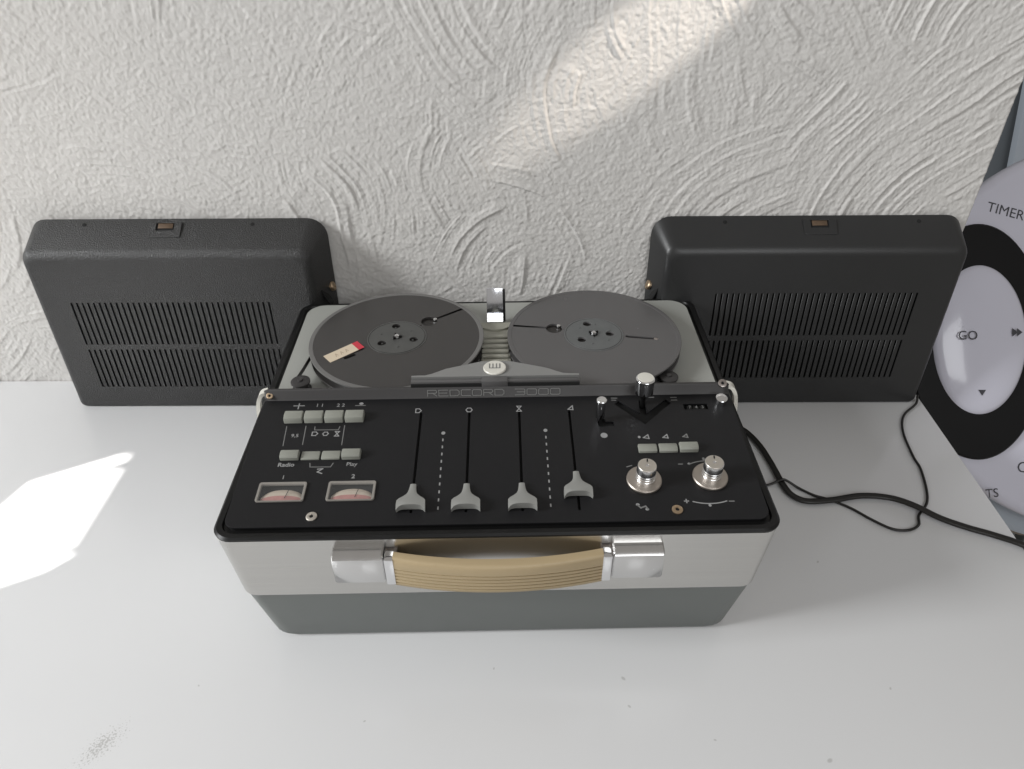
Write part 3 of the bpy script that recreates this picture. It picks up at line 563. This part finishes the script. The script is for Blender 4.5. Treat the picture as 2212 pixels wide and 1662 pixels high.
# ================================================================== TAPE REELS
recM = Matrix.Translation(rec.location) @ Matrix.Rotation(0.019726, 4, 'Z')
def reel(label, cx, cy, rot, m, mh, spots, with_label):
    p = recM @ Vector((cx * MM, cy * MM, (H0 + 1.2) * MM)); root = thing('tape_reel', label, 'tape reel', p, 0.019726, 'tape reels on the deck')
    loc = lambda q: (q[0] - cx, q[1] - cy)
    (hx, hy), sl, (k1, k2), dots = loc(spots['hole']), loc(spots['slit']), [loc(q) for q in spots.get('key', ((cx, cy), (cx, cy)))], [loc(q) for q in spots['dots']]
    a = math.atan2(hy, hx); holes = []
    # thread hole with its slit out to the rim and a short slit inwards, one outline
    d = Vector((math.cos(a), math.sin(a))); nn = Vector((-d.y, d.x)); hr = 8.2; R0 = Vector((hx, hy)); sw = 1.5
    out = Vector(sl); do = (out - R0).normalized(); no = Vector((-do.y, do.x)); e = math.atan2(do.y, do.x); g0 = math.asin(sw / hr)
    ring_ = [R0 + do * (out - R0).length - no * sw * -1, R0 + do * (out - R0).length - no * sw]
    arc_ = [R0 + Vector((math.cos(t), math.sin(t))) * hr * 1.0 for t in (e - g0 - (2 * math.pi - 2 * g0) * k / 26 for k in range(27))]
    holes.append([tuple(v) for v in ring_ + arc_])
    inn = R0 - d * (hr + 1.6); inn2 = R0 - d * (hr + 9.0); holes.append(slot(inn2.x, inn2.y, inn.x, inn.y, 1.2))
    if 'key' in spots:
        holes.append(slot(k1[0], k1[1], k2[0], k2[1], 4.2))
    for q in dots: holes.append(ellipse(q[0], q[1], 4.3, None, 18))
    holes.append(ellipse(0, 0, 4.0, None, 20))
    obj('bottom_flange', lathe([(RR - .6, 4.0), (RR, 4.4), (RR, 5.0), (RR - .5, 5.4), (27.5, 5.4)], 96), m, root)
    obj('tape_pack', lathe([(28, 5.5), (spots['pack'], 5.5), (spots['pack'], 13.9), (28, 13.9)], 96), 'tape', root)
    obj('hub_hole_shade', lathe([(27.8, 5.5), (27.8, 13.6)], 48), 'void', root)  # black drum under the hub, shade of the holes put into its colour
    top = finish('top_flange', plate(ellipse(0, 0, RR - 3.4, None, 120), holes, 14.2, 16.0, .3), m, root)
    me = plate(ellipse(0, 0, RR, None, 120), [ellipse(0, 0, RR - 3.5, None, 120)], 14.1, 16.2, .35); finish('flange_rim', me, 'reel_rim' if with_label else m, top)
    me = plate(ellipse(0, 0, 27.0, None, 72), [ellipse(q[0], q[1], 4.4, None, 18) for q in dots] + [ellipse(0, 0, 4.0, None, 20)], 15.9, 16.45, .15)
    hub = finish('hub', me, mh, root)
    finish('hub_ring', plate(ellipse(0, 0, 29.0, None, 72), [ellipse(0, 0, 28.0, None, 72)], 15.9, 16.3, .1), mh, hub)
    for k in range(6):
        t = rot + k * math.pi / 3 + .3; obj('hub_pip', lathe([(1.0, 16.3), (.9, 16.8), (.4, 17)], 10), mh, hub, T(17 * math.cos(t), 17 * math.sin(t), 0))
    sp = obj('spindle', lathe([(2.8, 1), (2.8, 17), (2.3, 18.6), (1.2, 19.4)], 24), 'chrome', root)
    for k in range(3): obj('spindle_fin', box(-.7, .7, 2.2, 5.2, 14, 18.6, .3), 'rim', sp, T(0, 0, 0, 0, 0, rot + k * 2 * math.pi / 3))
    if with_label:
        la, lb, lc, ld = [loc(q) for q in spots['label']]
        ox = (Vector(lc) + Vector(ld)) / 2 - (Vector(la) + Vector(lb)) / 2; L = ox.length; th = math.atan2(ox.y, ox.x); W = (Vector(la) - Vector(lb)).length
        c0 = (Vector(la) + Vector(lb)) / 2
        st = obj('paper_label', box(0, L * .83, -W / 2, W / 2, 0, .18), 'label', root, T(c0.x, c0.y, 16.1, math.radians(0), math.radians(-1.6), th))
        obj('label_end', box(L * .83, L, -W / 2, W / 2, 0, .2), 'red', st)
        bm = bmesh.new(); 
        for k in range(3): ribbon(bm, [(9 + k * 5.5, -2.5), (10.5 + k * 5.5, 2.0), (11.5 + k * 5.5, -1.5)], .8, k * .01)
        obj('label_writing', bm, 'label_ink', st, Matrix.Translation((0, 0, 0.00026)), 0)
    return root
left = reel('dark tape reel with cream and red paper label, left spool on the recorder', *REEL[0], .4, 'reel_l', 'hub', dict(hole=(-68.8, 99.9), slit=(-34.6, 124.0), dots=((-101.1, 91.4), (-111.9, 61.6), (-81.5, 67.3)), key=((-143, 38), (-136, 43)), pack=78.5, label=((-164.1, 41.6), (-156.8, 30.1), (-126.2, 52.1), (-137.1, 65.9))), True)
right = reel('lighter grey tape reel without a label, right spool on the recorder', *REEL[1], 1.1, 'reel_r', 'hub_r', dict(hole=(56.8, 83.6), slit=(13.2, 90.2), dots=((90.2, 90.4), (82.5, 62.4), (110.8, 72.2)), key=((127.5, 67.6), (153.9, 63.2)), pack=66.0), False)
obj('key_end', lathe([(2.2, 15.6), (2.2, 16.0), (1.0, 16.4)], 16), 'steel', right, T(154.8 - 95, 62.6 - 72, 0)); obj('clip_tip', lathe([(1.9, 14.6), (1.9, 16.0), (.8, 16.6)], 14), 'satin', right, T(61.5 - 95, 89.0 - 72, 0))
obj('clip_tip', lathe([(1.9, 14.6), (1.9, 16.0), (.8, 16.6)], 14), 'satin', left, T(-63.0 + 98.2, 104.6 - 71.5, 0))
# tape running from the full reel to its guide
pts = [Vector((-178.4 + 98.2, 54.0 - 71.5, 10)), Vector((-182.4 + 98.2, 30.0 - 71.5, 9.2)), Vector((-186.6 + 98.2, 12.0 - 71.5, 8.2))]
obj('tape_strand', sweep(pts, [(-.3, -2.2), (.3, -2.2), (.3, 2.2), (-.3, 2.2)]), 'tape', left)

# ================================================================== LOUDSPEAKERS (the two halves of the lid)
def speaker(label, origin, XL, XR, BL, BR, rows, sx0, sx1, m, inner, group, DB):
    """origin = front bottom left; x extents front (XL, XR) and back (BL, BR), mm from origin"""
    root = thing('loudspeaker', label, 'loudspeaker', origin, 0.0, group)
    lean = 10.0 / 187.0; ZT, ZB = 197.0, 219.5
    def shear(me_or_bm):
        me_or_bm.transform(Matrix(((1, 0, 0, 0), (0, 1, lean, 0), (0, 0, 1, 0), (0, 0, 0, 1))))
    def rg(y, il, ir, it, ib, r):
        k = y / DB; xl = XL + (BL - XL) * k + il; xr = XR + (BR - XR) * k - ir; zt = ZT + (ZB - ZT) * k - it; zb = 0.4 + ib
        return [(x, y, z) for x, z in rrect(xl, xr, zb, zt, (r, r, 5, 5), 6)]
    EB = 6.5
    rings = [(EB * (1 - math.cos(t)), EB * (1 - math.sin(t))) for t in (s / 6 * math.pi / 2 for s in range(7))]
    bm = bmesh.new(); R = []
    for y, ins in rings: R.append(rg(y, ins, ins, ins, ins * .22, 12))
    R.append(rg(DB, 0, 0, 0, 0, 20)); R.append(rg(DB + 1.0, 1.2, 1.2, 1.2, .6, 19))
    loft(bm, R, False, True); shear(bm); body = obj('cabinet', bm, m, root, None, 40)
    # front plate with the two openings
    fr = rg(0, EB, EB, EB, EB * .22, 12); outer = [(x, z) for x, y, z in fr]
    win = [rrect(sx0, sx1, a, b_, .4, 1) for a, b_ in rows]
    me = plate(outer, win, -2.0, 0.0)
    me.transform(Matrix.Rotation(math.radians(90), 4, 'X')); shear(me)      # plate z -> -y : faces the room
    finish('front_plate', me, m, root, None, 30)
    bm = box(sx0 - 6, sx1 + 6, 4.5, 5.5, rows[1][0] - 5, rows[0][1] + 5); shear(bm); obj('grille_cloth', bm, 'cloth', root)
    # slats between the slots
    n_ = 36; pitch = (sx1 - sx0 + 4.15) / n_; sw = 4.15; slat_me = {}
    for ri, (a, b_) in enumerate(rows):
        for k in range(n_ - 1):
            x = sx0 + k * pitch + (pitch - sw) + .0
            if ri not in slat_me:
                bm = box(-sw / 2, sw / 2, 0.15, 2.2, a - .2, b_ + .2, .2, 1); shear(bm); o = obj('slat', bm, m, root, Matrix.Translation(((x + sw / 2) * MM, 0, 0))); slat_me[ri] = o.data
            else:
                o = bpy.data.objects.new('slat', slat_me[ri]); C.objects.link(o); o.parent = root; o.location = ((x + sw / 2) * MM, 0, 0)
    # catch on the sloping top and two small holes
    ta = math.atan2(ZB - ZT, DB * .8); cxm = (XL + XR) / 2 + (4 if inner < 0 else -2)
    def on_top(x, y): return Matrix.Translation((x * MM, (y + (ZT + (ZB - ZT) * y / DB) * lean) * MM, (ZT + (ZB - ZT) * y / DB) * MM)) @ Matrix.Rotation(ta * .93, 4, 'X')
    ca = finish('catch_plate', plate(rrect(-17, 17, -9, 9, 1.2, 2), [rrect(-10, 10, -1.5, 8, .6, 2)], -.6, 1.4, .3), m, root, on_top(cxm, DB - 12))
    obj('catch_tongue', box(-8, 8, 1.5, 7.5, .2, .9, .2), 'rust', ca); obj('catch_slot', box(-10, 10, -1.5, 8, -.1, .15), 'void', ca)
    for x in (XL + 62, XR - 48 if inner < 0 else XR - 62): obj('screw_hole', lathe([(2.2, -.3), (2.2, .35), (1.6, .5)], 16), 'void', root, on_top(x, DB - 6.5))
    # recessed socket and brass stud on the inner side
    xs = XR if inner > 0 else XL; bx_ = BR if inner > 0 else BL
    def on_side(y, z): return Matrix.Translation(((xs + (bx_ - xs) * y / DB) * MM, (y + z * lean) * MM, z * MM)) @ Matrix.Rotation(inner * (math.radians(90) - math.atan2(abs(bx_ - xs), DB)) * 1.0, 4, 'Y') @ Matrix.Rotation(0, 4, 'Z')
    obj('socket_recess', box(-15, 15, -6, 6, -1, .7, .5), 'void', root, on_side(DB * .5, 140)); st = obj('stud', lathe([(5.6, -1), (5.6, 1.6), (4.6, 2.8), (1.6, 3.0)], 24), 'brass', root, on_side(DB - 6.5, 142))
    obj('stud_slot', box(-2.6, 2.6, -.4, .4, 2.5, 3.0), 'void', st)
    return root
speaker('charcoal loudspeaker with two rows of slots leaning on the wall left of the recorder', (-0.5250, 0.6905, 0), 0, 304.5, -2, 320, ((87.5, 140.5), (29.5, 80.5)), 36.0, 255.0, 'charcoal', 1, 'lid loudspeakers against the wall', 38.0)
speaker('darker smooth loudspeaker leaning on the wall right of the recorder above its cable', (0.1600, 0.6930, 0), 0, 316.0, -14, 319, ((94, 147), (37, 87.5)), 56.0, 276.0, 'charcoal_smooth', -1, 'lid loudspeakers against the wall', 35.5)

# ================================================================== CABLES
def cable(name, label, pts, r, flat=False):
    P = catmull([(x, y, z) for x, y, z in pts], 10); P = [Vector(p) * 1000 for p in P]
    if flat:
        sec = [(a - 2.1, b_) for a, b_ in circ(r, 10)]; k = 10; sec = [(r * .95 * math.cos(t) + (1.45 if math.cos(t) > 0 else -1.45), r * math.sin(t)) for t in (2 * math.pi * i / 16 + .01 for i in range(16))]
    else: sec = circ(r, 10)
    return tag(obj(name, sweep(P, sec), 'rubber', None, None, 60), label, 'cable')
cable('power_cable', 'thick black flat cable running from the recorder across the table edge', [(0.190, 0.640, 0.075), (0.215, 0.645, 0.040), (0.243, 0.642, 0.010), (0.2586, 0.6375, 0.0045), (0.2686, 0.6142, 0.004), (0.2737, 0.5859, 0.004), (0.2772, 0.5544, 0.004), (0.2825, 0.5374, 0.004), (0.2959, 0.5292, 0.004), (0.3224, 0.531, 0.004), (0.3525, 0.5361, 0.0045), (0.3798, 0.5334, 0.0045), (0.3988, 0.5225, 0.0055), (0.4191, 0.5056, 0.0045), (0.4407, 0.4934, 0.004), (0.4626, 0.4833, 0.004), (0.486, 0.4685, 0.0043), (0.520, 0.452, -0.010), (0.545, 0.435, -0.06), (0.555, 0.43, -0.20)], 2.05, True)
cable('speaker_cable', 'thin black loudspeaker wire looping from the right speaker to the recorder', [(0.192, 0.560, 0.02), (0.220, 0.556, 0.006), (0.250, 0.553, 0.0022), (0.2627, 0.5544, 0.002), (0.2725, 0.556, 0.006), (0.2780, 0.5562, 0.0082), (0.2840, 0.5545, 0.0060), (0.2935, 0.5495, 0.002), (0.306, 0.5395, 0.0018), (0.320, 0.5335, 0.0015), (0.3377, 0.5214, 0.0016), (0.3528, 0.5058, 0.0018), (0.3685, 0.4936, 0.0018), (0.3838, 0.4924, 0.0018), (0.3960, 0.4990, 0.0018), (0.4020, 0.5120, 0.0018), (0.4164, 0.5275, 0.0018), (0.425, 0.5471, 0.0018), (0.4322, 0.5781, 0.0018), (0.4325, 0.5962, 0.0018), (0.4367, 0.6305, 0.0018), (0.4441, 0.6546, 0.0018), (0.4548, 0.6713, 0.0018), (0.474, 0.688, 0.0025), (0.480, 0.700, 0.006)], 1.35)

# ================================================================== WHITE APPLIANCE BEYOND THE TABLE END
CAMP = Vector((0, 0, 0.56)); DP = 0.93; AS = DP / 1.15
cen = CAMP + (F_ + R_ * ((2090 - 1106) / 1602.99) - U_ * ((728 - 831) / 1602.99)) * DP
ap = thing('floor_appliance', 'white glossy appliance with black oval ring and control pad beyond the table end', 'appliance', (cen.x + .1, cen.y + .1, -0.76))
AM = Matrix.Translation(-ap.location) @ Matrix(((R_.x, U_.x, -F_.x, cen.x), (R_.y, U_.y, -F_.y, cen.y), (R_.z, U_.z, -F_.z, cen.z), (0, 0, 0, 1))) @ Matrix.Diagonal((AS, AS, AS, 1))
bm = bmesh.new(); rings = []
for sc_, z in ((.80, -120), (.97, -70), (.995, -30), (1.0, -12), (.985, -3), (.95, 0)): rings.append([(x, y, z) for x, y in ellipse(212, 0, 300 * sc_, 303 * sc_, 96)])
loft(bm, rings); shell = obj('shell', bm, 'gloss_white', ap, AM, 50)
def dome(cx, cy, a, b_, h, z0):
    bm = bmesh.new(); R = []
    for k in range(9):
        t = k / 8 * math.pi / 2 * .96; R.append([(x, y, z0 + h * math.sin(t)) for x, y in ellipse(cx, cy, a * math.cos(t) if k else a, b_ * math.cos(t) if k else b_, 96)])
    loft(bm, R); return bm
ring_ob = obj('control_ring', lathe([(1, 0.5), (1, 5), (.985, 7)], 96), 'gloss_black', ap, AM @ Matrix.Translation((0.014, -0.008, 0)) @ Matrix.Diagonal((106, 182, 1, 1)))
pad = obj('control_pad', dome(14, -5, 72, 115, 16, 6.5), 'gloss_white', ap, AM, 60)
def ap_text(s, x, y, z, size, rot=0, sx=1.0, par=None): return finish('printed_word', text_mesh(s, size, sx, 0), 'ink', par or ap, AM @ T(x, y, z, 0, 0, rot), 0)
ap_text('TIMER', 59, 194, .35, 15.5, math.radians(-15))
ap_text('GO', -14, 0, 24.2, 14); ap_text('O', 86, -203, .35, 17); ap_text('TS', 38, -243, .35, 14, math.radians(6))
bm = bmesh.new()
for k in range(2): bm.faces.new([bm.verts.new((x, y, k * .05)) for x, y in ((55 + k * 7, 12), (63.5 + k * 7, 5.6), (55 + k * 7, -1))])
obj('printed_arrows', bm, 'ink', ap, AM @ T(0, 0, 21.5), 0)
bm = bmesh.new(); bm.faces.new([bm.verts.new((x, y, 0)) for x, y in ((5, -82), (17, -82), (11, -91))]); obj('printed_arrow', bm, 'ink', ap, AM @ T(0, 0, 18.5), 0)
bm = bmesh.new(); loft(bm, [[(x, y, z) for x, y in ellipse(212, -18, 300 * s_, 306 * s_, 96)] for s_, z in ((.9, -150), (1.0, -120), (1.02, -60), (.99, -52))]); obj('skirt_ring', bm, 'far_light', ap, AM, 50)
for k in range(22):
    t = math.radians(222 + k * 4.2); x, y = 212 + 318 * math.cos(t), -30 + 330 * math.sin(t)
    obj('vent_slat', box(-2.6, 2.6, -26, 14, -110, -70, 1), 'base_grey', ap, AM @ T(x, y, 0, 0, 0, t - math.radians(90)))
bm = bmesh.new(); loft(bm, [[(x, y, z) for x, y in ellipse(0, 0, a_, a_ * .9, 40)] for a_, z in ((170, 0), (165, 20), (120, 40), (110, 420))]); obj('stand', bm, 'gloss_white', ap, Matrix.Translation((0.06, 0.08, 0.0)), 50)
